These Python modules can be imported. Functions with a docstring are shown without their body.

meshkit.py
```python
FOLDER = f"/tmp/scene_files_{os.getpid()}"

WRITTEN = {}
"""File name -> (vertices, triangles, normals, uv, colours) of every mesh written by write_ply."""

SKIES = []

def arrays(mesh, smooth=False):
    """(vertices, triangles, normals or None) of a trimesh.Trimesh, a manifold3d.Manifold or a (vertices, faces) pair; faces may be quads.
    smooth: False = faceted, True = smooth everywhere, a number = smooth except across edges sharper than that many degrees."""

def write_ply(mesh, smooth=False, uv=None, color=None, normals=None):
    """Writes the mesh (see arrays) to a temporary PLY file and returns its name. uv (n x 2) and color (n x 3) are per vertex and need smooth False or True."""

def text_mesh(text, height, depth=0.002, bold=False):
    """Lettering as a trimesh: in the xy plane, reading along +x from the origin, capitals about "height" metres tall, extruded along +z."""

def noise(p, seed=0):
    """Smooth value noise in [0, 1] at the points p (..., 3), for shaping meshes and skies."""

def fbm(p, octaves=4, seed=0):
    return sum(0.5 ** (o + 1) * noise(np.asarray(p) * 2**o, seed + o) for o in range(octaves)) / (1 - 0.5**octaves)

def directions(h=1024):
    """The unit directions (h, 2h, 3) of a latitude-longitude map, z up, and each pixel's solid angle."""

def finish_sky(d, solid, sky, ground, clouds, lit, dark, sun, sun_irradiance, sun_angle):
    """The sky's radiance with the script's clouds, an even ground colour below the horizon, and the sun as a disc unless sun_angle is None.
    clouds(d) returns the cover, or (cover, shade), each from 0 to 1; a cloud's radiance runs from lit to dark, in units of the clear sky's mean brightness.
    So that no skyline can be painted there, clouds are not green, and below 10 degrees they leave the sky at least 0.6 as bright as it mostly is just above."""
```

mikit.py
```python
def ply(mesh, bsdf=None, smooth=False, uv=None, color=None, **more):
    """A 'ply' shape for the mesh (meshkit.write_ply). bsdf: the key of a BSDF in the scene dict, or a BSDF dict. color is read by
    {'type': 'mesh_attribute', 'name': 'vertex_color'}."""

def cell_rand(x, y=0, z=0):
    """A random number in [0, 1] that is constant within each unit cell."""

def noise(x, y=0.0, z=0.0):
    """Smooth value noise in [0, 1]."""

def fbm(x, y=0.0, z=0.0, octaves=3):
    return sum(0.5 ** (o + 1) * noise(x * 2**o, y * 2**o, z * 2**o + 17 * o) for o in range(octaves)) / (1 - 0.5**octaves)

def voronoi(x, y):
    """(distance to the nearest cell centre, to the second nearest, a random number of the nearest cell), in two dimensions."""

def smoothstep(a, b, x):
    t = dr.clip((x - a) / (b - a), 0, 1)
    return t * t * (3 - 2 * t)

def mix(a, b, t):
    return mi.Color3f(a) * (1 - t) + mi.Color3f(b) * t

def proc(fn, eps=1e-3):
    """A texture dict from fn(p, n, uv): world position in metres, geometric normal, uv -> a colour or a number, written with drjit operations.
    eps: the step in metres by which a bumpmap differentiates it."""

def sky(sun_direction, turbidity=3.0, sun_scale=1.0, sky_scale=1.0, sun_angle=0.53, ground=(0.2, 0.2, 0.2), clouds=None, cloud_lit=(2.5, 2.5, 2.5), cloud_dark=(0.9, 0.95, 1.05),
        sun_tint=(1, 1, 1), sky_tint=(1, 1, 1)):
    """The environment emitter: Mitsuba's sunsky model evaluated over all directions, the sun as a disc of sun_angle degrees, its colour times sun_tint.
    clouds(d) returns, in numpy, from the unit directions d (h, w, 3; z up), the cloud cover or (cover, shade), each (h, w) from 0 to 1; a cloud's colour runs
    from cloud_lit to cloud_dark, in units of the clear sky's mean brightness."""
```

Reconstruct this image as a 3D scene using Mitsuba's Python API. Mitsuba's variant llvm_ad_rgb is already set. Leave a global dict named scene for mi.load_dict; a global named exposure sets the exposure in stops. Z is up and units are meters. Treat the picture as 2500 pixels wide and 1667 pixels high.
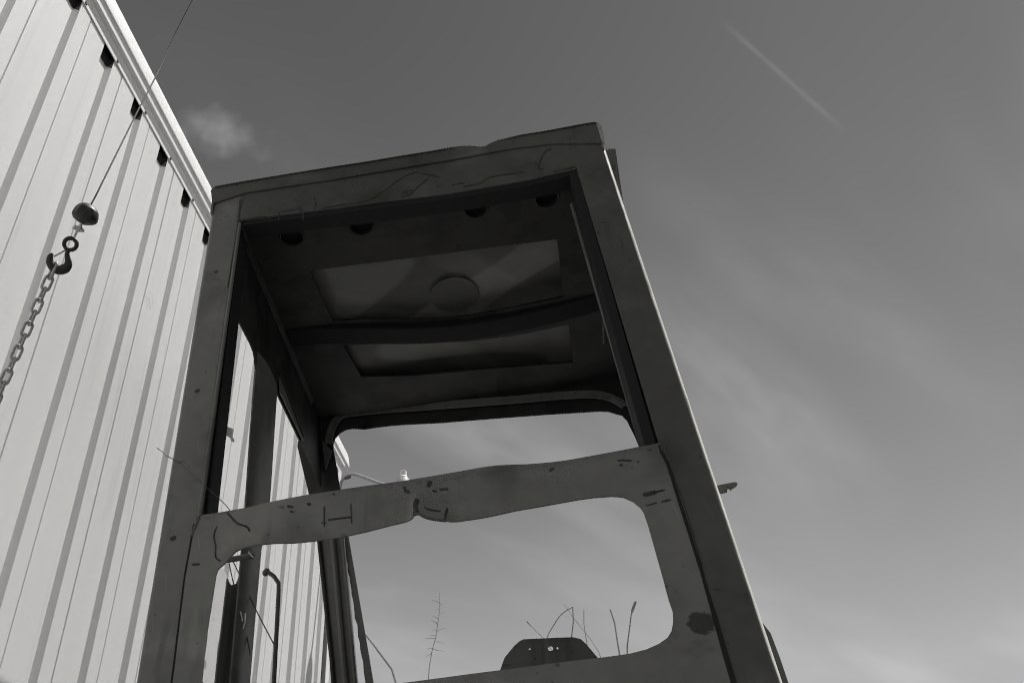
"""Stripped machine cab beside a ribbed metal building, seen from below, black-and-white daylight. Metres, z up, ground at z = 0."""
import math
import numpy as np
import trimesh
import shapely.geometry as sg
import manifold3d as m3
import drjit as dr
import mitsuba as mi
import mikit
import meshkit

T = mi.ScalarTransform4f
rng = np.random.default_rng(7)

# ------------------------------------------------------------------ camera
CAM = np.array([0.0, 0.0, 1.5])
YAW, PITCH, ROLL = math.radians(-9.56), math.radians(35.35), math.radians(-0.242)
_f = np.array([math.sin(YAW) * math.cos(PITCH), math.cos(YAW) * math.cos(PITCH), math.sin(PITCH)])
_r = np.array([math.cos(YAW), -math.sin(YAW), 0.0])
_u = np.cross(_r, _f)
_up = -math.sin(ROLL) * _r + math.cos(ROLL) * _u
FOV = 2 * math.degrees(math.atan(1250 / 2109.0))
scene = {"type": "scene"}
scene["camera"] = {"type": "perspective", "fov": FOV, "fov_axis": "x", "near_clip": 0.05, "far_clip": 6000.0,
                   "principal_point_offset_x": (1250 - 1047) / 2500.0, "principal_point_offset_y": (833.5 - 863) / 1667.0,
                   "to_world": T().look_at(origin=CAM.tolist(), target=(CAM + _f).tolist(), up=_up.tolist())}

# ------------------------------------------------------------------ light: a high sun from the right, a dark clear sky as panchromatic film saw it
SUN = np.array([0.36, 0.125, 0.915])
SUN /= np.linalg.norm(SUN)


def sky_tone(d):
    """Clear sky as grey film records it: brighter towards the horizon and the sun, thin cirrus, one small cloud, one contrail. Neutral, so it is given as an all-over veil."""
    z = np.clip(d[..., 2], 0.02, 1)
    ang = np.degrees(np.arccos(np.clip(d @ SUN, -1, 1)))
    base = (1 - np.exp(-0.32 / np.clip(z, 0.24, 1))) ** SKY_POW * (1 + 2.6 * np.exp(-3 * np.radians(ang)))
    q = d / z[..., None]
    # streaky cirrus, drawn out along one direction of the cloud layer
    a = np.array([0.54, 0.84, 0.0]); b = np.array([0.84, -0.54, 0.0])
    s = np.stack([(q @ a) * 1.1, (q @ b) * 3.4, q[..., 2] * 0], -1)
    warp = meshkit.fbm(s * 0.7 + 3.1, 3, 5)[..., None] * np.array([0.9, 1.2, 0])
    c = meshkit.fbm(s + warp, 5, 11)
    big = meshkit.fbm(np.stack([q[..., 0] * 0.8, q[..., 1] * 0.5, z * 0], -1) + 1.7, 3, 23)
    cirrus = np.clip((c - 0.42) / 0.34, 0, 1) ** 1.3 * np.clip((big - 0.32) / 0.3, 0, 1)
    cirrus *= np.clip((75 - np.degrees(np.arcsin(z))) / 50, 0, 1)
    base = base * (1 + 0.40 * cirrus * np.clip((z - 0.12) / 0.3, 0.3, 1)) + 0.03 * cirrus
    # a broad thin veil on the sunny side
    v0 = np.array([0.30, 0.78, 0.55]); v0 /= np.linalg.norm(v0)
    base = base * (1 + 0.18 * np.exp(-((1 - d @ v0) / 0.06)) * (0.6 + 0.8 * c))
    # small ragged cumulus over the building
    p = np.array([-0.327, 0.585, 0.742]); e = np.cross(p, [0, 0, 1.0]); e /= np.linalg.norm(e); n = np.cross(e, p)
    x, y = d @ e / 0.042, d @ n / 0.022
    r = np.sqrt(x * x + y * y) + 1.5 * (meshkit.fbm(d * 55, 4, 3) - 0.5)
    puff = np.clip(1.25 - r, 0, 1) ** 1.3 * ((d @ p) > 0.8)
    base = base + 0.17 * puff * (0.5 + 0.8 * meshkit.fbm(d * 90, 3, 9))
    # contrail
    u, v = np.array([0.242, 0.595, 0.766]), np.array([0.295, 0.632, 0.716])
    k = np.cross(u, v); k /= np.linalg.norm(k)
    off = np.abs(d @ k + 0.0012 * (meshkit.fbm(d * 30, 3, 31) - 0.5)) / (0.0018 + 0.0010 * meshkit.noise(d * 40, 12))
    t_ = (d @ np.cross(k, u)) / np.clip(d @ u, 0.05, None)                      # along the trail: 0 at u, about 0.08 at v
    base = base + 0.075 * np.exp(-off ** 2) * (0.55 + 0.7 * meshkit.fbm(d * 45, 3, 14)) * np.clip((t_ + 0.05) / 0.04, 0, 1) * np.clip((0.125 - t_) / 0.04, 0, 1) * ((d @ v) > 0.6)
    # wisps of cirrus low behind the cab and on the sunny side
    for p0, p1, wid, amp, sd in WISPS:
        p0, p1 = np.array(p0), np.array(p1)
        kk = np.cross(p0, p1); ll = np.linalg.norm(kk); kk /= ll
        tt = (d @ np.cross(kk, p0)) / np.clip(d @ p0, 0.05, None) / ll
        on = (np.abs(d @ kk) < 4 * wid) & (np.abs(tt - 0.5) < 1.0) & (d @ p0 > 0.5)
        dd, tt = d[on], tt[on]
        f1 = meshkit.fbm(np.stack([tt * 2.2, (dd @ kk) * 26, tt * 0], -1) + sd, 5, sd)
        f2 = meshkit.fbm(dd * 16 + sd, 4, sd + 1)
        oo = (dd @ kk) / wid + 1.4 * (meshkit.fbm(dd * 9 + sd, 3, sd + 2) - 0.5)
        base[on] += amp * np.exp(-oo ** 2) * np.clip(1.15 - np.abs(tt - 0.5) * 1.15, 0, 1) * np.clip(2.1 * f1 - 0.45, 0, 2) * (0.5 + f2)
    return base


WISPS = (((0.130, 0.800, 0.585), (0.268, 0.863, 0.43), 0.040, 0.13, 41), ((0.02, 0.80, 0.60), (0.20, 0.90, 0.37), 0.05, 0.05, 57),
         ((-0.135, 0.847, 0.515), (0.03, 0.893, 0.45), 0.022, 0.17, 63), ((0.17, 0.72, 0.68), (0.36, 0.79, 0.50), 0.04, 0.05, 71), ((-0.06, 0.93, 0.36), (0.10, 0.94, 0.32), 0.03, 0.03, 83))
SKY_POW, SKY_TOP, SKY_GAIN = 1.90, 2.6, 4.8


def clouds(d):
    return np.ones(d.shape[:2]), 1 - np.clip(sky_tone(d) / SKY_TOP, 0, 1)


scene["sky"] = mikit.sky(SUN.tolist(), turbidity=3, clouds=clouds, cloud_lit=(SKY_GAIN,) * 3, cloud_dark=(0.0, 0.0, 0.0),
                         sun_scale=1.15, sun_tint=(0.86, 1.0, 1.24), ground=(0.2, 0.2, 0.2))
exposure = 1.92

# ------------------------------------------------------------------ measured outlines, in metres of the cab's own frame (x across, z up along the posts) or of the yard
ROOF = [(-0.7391,2.635),(-0.7576,2.7342),(-0.7525,2.7481),(-0.7403,2.7577),(-0.617,2.7591),(-0.4534,2.7588),(-0.291,2.7584),(-0.1298,2.7542),(0.0301,2.7526),(0.1256,2.7527),(0.1888,2.751),(0.2355,2.7421),(0.2735,2.729),(0.2959,2.7176),(0.3174,2.7142),(0.3377,2.7282),(0.3692,2.7431),(0.4174,2.7533),(0.4655,2.761),(0.5514,2.7606),(0.661,2.7641),(0.7232,2.765),(0.746,2.7625),(0.7569,2.7472),(0.7618,2.7245),(0.7578,2.6732),(0.753,2.6181),(0.7568,2.5844)]
CREASE = [(-0.7485,2.6752),(-0.6124,2.6906),(-0.2761,2.682),(0.1813,2.6828),(0.4146,2.6913),(0.5721,2.6789),(0.7651,2.6639)]
HDRB = [(-0.6341,2.5313),(-0.6215,2.5318),(0.1657,2.4906),(0.4561,2.4952),(0.6261,2.5144)]
SHTOP = [(-0.6334,1.2767),(-0.51,1.2813),(-0.4368,1.287),(-0.3601,1.2921),(-0.2396,1.2983),(-0.1599,1.3028),(-0.0504,1.3092),(0.0677,1.3141),(0.176,1.3172),(0.2958,1.3101),(0.4003,1.3022),(0.5174,1.3027),(0.6412,1.3046)]
SHOPEN = [(-0.5825,0.8735),(-0.581,0.9035),(-0.5809,0.9417),(-0.5784,0.9904),(-0.5774,1.0363),(-0.5752,1.0903),(-0.5712,1.1062),(-0.5651,1.1125),(-0.5557,1.1195),(-0.5405,1.1377),(-0.5249,1.1536),(-0.5006,1.1611),(-0.4674,1.163),(-0.417,1.1593),(-0.3673,1.1526),(-0.3136,1.1509),(-0.2602,1.1503),(-0.2103,1.1533),(-0.1692,1.1576),(-0.1014,1.1696),(-0.0347,1.1781),(-0.0259,1.1767),(-0.0057,1.165),(0.0461,1.1547),(0.1413,1.1599),(0.2189,1.1653),(0.3132,1.1681),(0.3987,1.1714),(0.437,1.1705),(0.4842,1.1662),(0.5114,1.1588),(0.5332,1.1425),(0.5476,1.122),(0.5525,1.1068),(0.5546,1.0616),(0.5559,0.9906),(0.5572,0.923),(0.5573,0.8689),(0.5595,0.8368),(0.5541,0.8134),(0.5443,0.7908),(0.5315,0.7768),(0.509,0.7651),(0.4778,0.7555),(0.4383,0.7503),(0.3893,0.7492),(0.2914,0.7498),(0.1201,0.7497),(-0.2682,0.7463),(-0.5073,0.757),(-0.5595,0.7757),(-0.5809,0.8125)]
SHL = [(-0.6498,1.2508),(-0.657,1.0923),(-0.655,0.8824)]
SHR = [(0.6323,1.2994),(0.6407,1.2257),(0.6461,0.9403),(0.642,0.7189)]
CWIN1 = [(-0.4557,0.3663),(0.5573,0.4061),(0.5724,0.7497),(0.3441,0.7644),(0.1622,0.7743),(0.0357,0.7675),(-0.1062,0.7412),(-0.2806,0.6997),(-0.4346,0.6786)]
CWIN2 = [(-0.4261,0.8401),(-0.1324,0.8955),(0.0872,0.9368),(0.3293,0.9518),(0.5867,0.9287),(0.6002,1.1957),(0.3122,1.1689),(-0.1704,1.1187),(-0.3945,1.0788)]
HOLES = [(-0.4792,0.1721),(-0.2004,0.1707),(0.2503,0.1768),(0.525,0.1804),(-0.2539,0.2131),(-0.2118,0.2241),(0.2453,0.2215)]
REAR = [(-0.5872,1.4717,2.2631),(-0.6006,1.4398,2.3906),(-0.6093,1.4225,2.4602),(-0.6077,1.4147,2.4914),(-0.5983,1.4089,2.5142),(-0.5721,1.4028,2.539),(-0.5403,1.3997,2.5513),(-0.5092,1.3995,2.5521),(-0.4489,1.4025,2.54),(-0.3839,1.4022,2.541),(-0.31,1.4029,2.5386),(-0.2447,1.4039,2.5342),(-0.0608,1.4084,2.5165),(-0.0083,1.409,2.5139),(0.2357,1.4131,2.4976),(0.4472,1.4168,2.4827),(0.5743,1.4195,2.472),(0.6986,1.4221,2.4617),(0.7402,1.4242,2.4533),(0.7739,1.4285,2.4358),(0.7973,1.431,2.4261),(0.8159,1.4384,2.3965),(0.8255,1.4484,2.3562),(0.8361,1.4588,2.3149),(0.8436,1.4703,2.2689)]
LEVER = [(-0.6689,1.4582),(-0.6487,1.4428),(-0.6249,1.4115),(-0.6214,1.4002),(-0.6213,1.3142),(-0.6208,1.1459)]
TRAP = [(0.1315,1.0118),(0.1644,1.0434),(0.1825,1.056),(0.1958,1.0609),(0.3448,1.0489),(0.3682,1.0395),(0.3812,1.0225),(0.4073,0.9777),(0.2103,1.0292),(0.214,1.0287),(0.2731,1.0226),(0.2816,1.0215),(0.294,1.0213)]
CATCH = [(0.7978,1.2361),(0.8364,1.2386),(0.8428,1.2336),(0.8382,1.2277),(0.8173,1.2166),(0.8183,1.2236),(0.8115,1.2234),(0.8086,1.2134),(0.7966,1.212)]
SIDEFL = [(0.7857,2.7895),(0.8226,2.7686),(0.8076,2.6394),(0.7857,2.4468)]
HEADER_MARKS=[
 ( [((-0.3154), (2.5261)), ((-0.1497), (2.5261)), ((-0.0742), (2.5711)), ((-0.001), (2.6311)), ((0.0458), (2.6456)), ((0.0822), (2.626)), ((0.1339), (2.5926))] , 0.0021 ),
 ( [((-0.3132), (2.5212)), ((-0.2324), (2.5245)), ((-0.158), (2.5218))] , 0.0025 ),
 ( [((0.0865), (2.595)), ((0.036), (2.543)), ((0.0142), (2.5166)), ((-0.0049), (2.547)), ((0.0279), (2.5438)), ((0.006), (2.5155)), ((-0.0144), (2.5174))] , 0.0021 ),
 ( [((-0.344), (2.5942)), ((-0.3371), (2.5666)), ((-0.3404), (2.5292))] , 0.0029 ),
 ( [((-0.4019), (2.5571)), ((-0.3971), (2.5419)), ((-0.3904), (2.5289))] , 0.0034 ),
 ( [((-0.4769), (2.5438)), ((-0.4755), (2.4995))] , 0.0021 ),
 ( [((-0.385), (2.5149)), ((-0.3825), (2.4769))] , 0.0021 ),
 ( [((-0.4664), (2.5444)), ((-0.4077), (2.5445))] , 0.0013 ),
 ( [((-0.6254), (2.6618)), ((-0.6296), (2.6072)), ((-0.6305), (2.5403))] , 0.0013 ),
 ( [((-0.6214), (2.5318)), ((-0.5792), (2.5322)), ((-0.5287), (2.5312))] , 0.0038 ),
 ( [((-0.0712), (2.535)), ((-0.0782), (2.5081))] , 0.0021 ),
 ( [((0.2166), (2.5169)), ((0.274), (2.5189)), ((0.2991), (2.536)), ((0.3088), (2.5471)), ((0.4399), (2.5447))] , 0.0021 ),
 ( [((0.1738), (2.538)), ((0.2206), (2.5374))] , 0.0017 ),
 ( [((0.4954), (2.5492)), ((0.5079), (2.5908)), ((0.5263), (2.628)), ((0.5397), (2.6457)), ((0.5557), (2.652))] , 0.0025 ),
 ( [((0.4954), (2.5492)), ((0.5113), (2.543))] , 0.0021 ),
 ( [((0.4885), (2.589)), ((0.4972), (2.5763))] , 0.0017 ),
 ( [((0.5473), (2.5185)), ((0.6236), (2.5254))] , 0.005 ),
]
SHEET_MARKS=[
 ( [((-0.5618), (1.2776)), ((-0.5471), (1.2586)), ((-0.528), (1.2367)), ((-0.4966), (1.2179)), ((-0.4916), (1.2079))] , 0.0038 ),
 ( [((-0.5858), (1.236)), ((-0.5916), (1.2088)), ((-0.584), (1.1755)), ((-0.5807), (1.1434)), ((-0.5669), (1.1303))] , 0.0029 ),
 ( [((-0.2839), (1.2492)), ((-0.283), (1.1906))] , 0.0025 ),
 ( [((-0.21), (1.2473)), ((-0.2082), (1.1885))] , 0.0025 ),
 ( [((-0.2707), (1.2072)), ((-0.2102), (1.2074))] , 0.0034 ),
 ( [((-0.2915), (1.2011)), ((-0.279), (1.2001))] , 0.0025 ),
 ( [((-0.3843), (1.2647)), ((-0.3735), (1.2607))] , 0.005 ),
 ( [((-0.3772), (1.2479)), ((-0.3716), (1.2451))] , 0.0042 ),
 ( [((-0.328), (1.2642)), ((-0.3245), (1.2627))] , 0.005 ),
 ( [((-0.2588), (1.2862)), ((-0.2558), (1.2828))] , 0.0042 ),
 ( [((-0.6396), (1.1273)), ((-0.6249), (1.1266))] , 0.005 ),
 ( [((-0.029), (1.2307)), ((-0.0332), (1.2112)), ((-0.0318), (1.1813))] , 0.0109 ),  # dark recess of the fold, its shade painted on
 ( [((0.0509), (1.1958)), ((0.0431), (1.1572))] , 0.005 ),
 ( [((-0.0073), (1.2022)), ((0.0052), (1.1929)), ((0.0311), (1.1874))] , 0.0042 ),
 ( [((0.0093), (1.2889)), ((0.0055), (1.2791))] , 0.0092 ),
 ( [((-0.0591), (1.2712)), ((-0.0526), (1.2666))] , 0.0067 ),
 ( [((0.0164), (1.2603)), ((0.0228), (1.2572))] , 0.0059 ),
 ( [((0.0365), (1.2622)), ((0.0542), (1.2609))] , 0.0059 ),
 ( [((-0.0631), (1.2822)), ((-0.06), (1.2796))] , 0.0042 ),
 ( [((0.3389), (1.2772)), ((0.3462), (1.2812))] , 0.005 ),
 ( [((0.5217), (1.2702)), ((0.5534), (1.2637))] , 0.0042 ),
 ( [((0.5675), (1.1574)), ((0.5913), (1.1584))] , 0.0076 ),
 ( [((0.5915), (1.1592)), ((0.6161), (1.1608))] , 0.0042 ),
 ( [((0.5652), (1.1254)), ((0.5892), (1.1283))] , 0.0038 ),
 ( [((0.6044), (1.129)), ((0.6229), (1.13))] , 0.0046 ),
 ( [((0.5236), (1.2544)), ((0.5272), (1.2546))] , 0.0042 ),
]
LIP_MARK = [(-0.6331,2.5194),(-0.636,2.4061),(-0.6381,2.3084),(-0.6396,2.2248),(-0.6418,2.1844)]
SMUDGE = [(0.5802,0.8028),(0.5939,0.8182),(0.6226,0.8283),(0.6433,0.8203),(0.6427,0.7947),(0.6408,0.7764),(0.6173,0.7844),(0.5944,0.7706),(0.5876,0.7815),(0.5776,0.7929)]
POST_SPOTS = [(-0.6915,2.2695),(-0.6984,1.7323),(-0.7073,1.2161)]
ROOF_HOLE = [(-0.6535,2.7441)]
FRONT_WIRE = [(-0.7492,-0.1,1.4565),(-0.7329,-0.08,1.4475),(-0.7241,-0.08,1.4362),(-0.7159,-0.07,1.4358),(-0.7067,-0.05,1.4363),(-0.6678,-0.02,1.4046),(-0.6327,0.01,1.3735),(-0.6113,0.04,1.3582),(-0.5852,0.06,1.332),(-0.5768,0.06,1.3185)]
WIRE_A = [(-0.7134,1.3679),(-0.6933,1.2977),(-0.6712,1.2295),(-0.6634,1.2007)]
WIRE_B = [(-0.7222,1.4065),(-0.6781,1.3195),(-0.6325,1.2272),(-0.5627,1.0982)]
WIRE_C = [(-0.667,1.1789),(-0.6529,1.1363),(-0.6378,1.0761)]
TWIST = [(-0.6632,1.198),(-0.6589,1.1783),(-0.6641,1.16),(-0.6652,1.1413),(-0.6667,1.1282),(-0.666,1.1044)]
TWIST2 = [(-0.6465,1.1903),(-0.6499,1.1662),(-0.658,1.1511),(-0.6636,1.1385),(-0.6703,1.1234),(-0.6829,1.1026)]
BOXP = [(-0.7263,1.1699),(-0.7148,1.1656),(-0.7013,1.1529),(-0.6984,1.1169),(-0.7387,1.1219),(-0.7297,1.1454)]
PANEL_X = [(3.9007,2.6472),(3.9111,2.7001),(3.9003,2.851),(3.9082,2.9148),(3.9014,3.0335),(3.906,3.0952),(3.9237,3.1237),(3.9504,3.1449),(3.9804,3.1587),(4.0174,3.1551),(4.0531,3.1396),(4.0956,3.1399),(4.1303,3.1123),(4.1361,2.7112)]
GOOSE = [(-1.776,6.2,4.5572),(-1.7875,6.2,4.6974),(-1.7832,6.2,4.7416),(-1.7648,6.2,4.7849),(-1.7315,6.2,4.812),(-1.6901,6.2,4.8196),(-1.6196,6.2,4.7944),(-1.5318,6.2,4.7528),(-1.4448,6.2,4.7117),(-1.359,6.2,4.682)]
LAMP = [(-1.2591,6.2,4.8067),(-1.2583,6.2,4.7469),(-1.7233,6.2,4.7887)]
REED_A = [(-0.0051,6.3,3.6367),(-0.0084,6.3,3.5433),(-0.0336,6.3,3.4243),(-0.0524,6.3,3.3075)]
REED_A2 = [(-0.0051,6.3,3.6367),(-0.0931,6.3,3.5866),(-0.1523,6.3,3.5137),(-0.2041,6.3,3.4338),(-0.2336,6.3,3.3464)]
REED_B = [(0.0811,6.9,3.8163),(0.0686,6.9,3.6672),(0.0758,6.9,3.5608),(0.0827,6.9,3.4406)]
REED_C = [(0.2447,5.9,3.4685),(0.2621,5.9,3.4403),(0.2634,5.9,3.3135),(0.2683,5.9,3.166)]
REED_D = [(0.4074,5.7,3.4482),(0.3704,5.7,3.3743),(0.3434,5.7,3.2739),(0.305,5.7,3.1104)]
REED_E = [(-0.3913,7.2,3.8446),(-0.3638,7.2,3.8037),(-0.268,7.2,3.7035),(-0.2219,7.2,3.6415)]
REED_F = [(-0.0704,7.0,3.9023),(0.0081,7.0,3.7609),(0.1008,7.0,3.6222),(0.1731,7.0,3.4721)]
REED_G = [(-1.0012,6.4,3.8444),(-1.0009,6.4,3.7302),(-1.0139,6.4,3.635),(-1.0391,6.4,3.4798),(-1.0751,6.4,3.3633)]
REED_H = [(-1.3046,5.3,3.2054),(-1.19,5.3,3.0606),(-1.121,5.3,2.9639)]
CABLE = [(-1.3887,1.7669,3.4874),(-1.3432,1.8672,4.4236),(-1.2904,1.8607,4.7365)]
HOOKPTS = [(-1.3887,1.7669,3.4874),(-1.4103,1.781,3.4594),(-1.4279,1.7985,3.4304),(-1.4355,1.8005,3.4229),(-1.4507,1.8092,3.4032),(-1.4634,1.8227,3.3805),(-1.5002,1.8449,3.3292),(-1.52,1.8709,3.2859),(-1.5566,1.9088,3.2127),(-1.6894,2.0017,2.9625)]

# ------------------------------------------------------------------ helpers
labels = {}
CAB_R = np.array([[0.9969258, 0.02423345, 0.07450968], [-0.01754075, 0.99585925, -0.0892002], [-0.07636278, 0.08761903, 0.99322285]]).T   # the cab stands tilted on its supports
CAB_M = np.eye(4); CAB_M[:3, :3] = CAB_R; CAB_M[:3, 3] = CAB_R @ np.array([-0.23, 2.0, 0.0]) + CAM


def key_for(name):
    if name not in scene:
        return name
    i = 1
    while f"{name}_{i:03d}" in scene:
        i += 1
    return f"{name}_{i:03d}"


def put(name, mesh, bsdf, label=None, cat=None, kind=None, group=None, smooth=30, local=False):
    """One entry of the scene. local: the mesh is given in the cab's frame."""
    if isinstance(mesh, list):
        mesh = trimesh.util.concatenate(mesh)
    if local:
        mesh = mesh.copy(); mesh.apply_transform(CAB_M)
    k = key_for(name)
    scene[k] = mikit.ply(mesh, bsdf, smooth=smooth)
    tag(k, label, cat, kind, group)
    return k


def tag(k, label=None, cat=None, kind=None, group=None):
    e = {a: b for a, b in (("label", label), ("category", cat), ("kind", kind), ("group", group)) if b}
    if e:
        labels[k] = e


def box(x0, x1, y0, y1, z0, z1, r=0.0):
    if r <= 0:
        b = trimesh.creation.box([x1 - x0, y1 - y0, z1 - z0]); b.apply_translation([(x0 + x1) / 2, (y0 + y1) / 2, (z0 + z1) / 2]); return b
    pts = [m3.Manifold.sphere(r, 12).translate([x, y, z]) for x in (x0 + r, x1 - r) for y in (y0 + r, y1 - r) for z in (z0 + r, z1 - r)]
    m = m3.Manifold.batch_hull(pts).to_mesh()
    return trimesh.Trimesh(m.vert_properties[:, :3], m.tri_verts, process=False)


def hullpts(points, r):
    m = m3.Manifold.batch_hull([m3.Manifold.sphere(r, 14).translate(list(map(float, p))) for p in points]).to_mesh()
    return trimesh.Trimesh(m.vert_properties[:, :3], m.tri_verts, process=False)


def plate(poly, thick, holes=()):
    """Polygon (a, b) extruded to a plate: a -> x, b -> z, front face at y = 0, back at y = thick."""
    p = poly if isinstance(poly, (sg.Polygon, sg.MultiPolygon)) else sg.Polygon(poly, holes)
    if not p.is_valid:
        p = p.buffer(0)
    ms = [trimesh.creation.extrude_polygon(g, thick, engine="earcut") for g in getattr(p, "geoms", [p])]
    m = trimesh.util.concatenate(ms)
    v = np.array(m.vertices)
    return trimesh.Trimesh(np.stack([v[:, 0], v[:, 2], v[:, 1]], 1), np.array(m.faces)[:, ::-1], process=False)


def side_plate(poly, x, thick):
    """Polygon (y, z) in the plane of constant x, running to x + thick."""
    m = plate(poly, abs(thick)); v = np.array(m.vertices)
    if thick > 0:
        return trimesh.Trimesh(np.stack([x + v[:, 1], v[:, 0], v[:, 2]], 1), np.array(m.faces)[:, ::-1], process=False)
    return trimesh.Trimesh(np.stack([x - v[:, 1], v[:, 0], v[:, 2]], 1), np.array(m.faces), process=False)


def floor_plate(poly, z, thick, holes=()):
    p = poly if isinstance(poly, sg.Polygon) else sg.Polygon(poly, holes)
    m = trimesh.creation.extrude_polygon(p.buffer(0), thick, engine="earcut"); m.apply_translation([0, 0, z]); return m


def tube(points, r, sides=10, closed=False, cap=True):
    p = np.asarray(points, float); n = len(p)
    r = np.broadcast_to(np.asarray(r, float), (n,))
    t = (np.roll(p, -1, 0) - np.roll(p, 1, 0)) if closed else np.gradient(p, axis=0)
    t /= np.linalg.norm(t, axis=1, keepdims=True) + 1e-12
    ref = np.array([0.31, 0.17, 0.94]) if abs(t[0] @ np.array([0.31, 0.17, 0.94])) < 0.9 else np.array([0.94, 0.1, 0.3])
    frames = []
    a = np.cross(t[0], ref)
    for i in range(n):
        a = a - (a @ t[i]) * t[i]; a /= np.linalg.norm(a) + 1e-12
        frames.append((a.copy(), np.cross(t[i], a)))
    ang = np.arange(sides) * 2 * math.pi / sides
    v = np.concatenate([p[i] + r[i] * (np.cos(ang)[:, None] * frames[i][0] + np.sin(ang)[:, None] * frames[i][1]) for i in range(n)])
    f = []
    for i in range(n if closed else n - 1):
        j = (i + 1) % n
        for k in range(sides):
            k2 = (k + 1) % sides
            f += [[i * sides + k, i * sides + k2, j * sides + k2], [i * sides + k, j * sides + k2, j * sides + k]]
    v = list(v)
    if cap and not closed:
        v += [p[0], p[-1]]; c0, c1 = len(v) - 2, len(v) - 1
        for k in range(sides):
            k2 = (k + 1) % sides
            f += [[c0, k2, k], [c1, (n - 1) * sides + k, (n - 1) * sides + k2]]
    return trimesh.Trimesh(np.array(v), np.array(f), process=False)


def smooth_path(points, n=24):
    from scipy.interpolate import PchipInterpolator
    p = np.asarray(points, float)
    s = np.r_[0, np.cumsum(np.linalg.norm(np.diff(p, axis=0), axis=1))]
    return PchipInterpolator(s, p)(np.linspace(0, s[-1], n))


def fine(mesh, edge):
    v, f = trimesh.remesh.subdivide_to_size(mesh.vertices, mesh.faces, edge, max_iter=12)
    m = trimesh.Trimesh(v, f, process=False); m.merge_vertices(); return m


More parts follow.
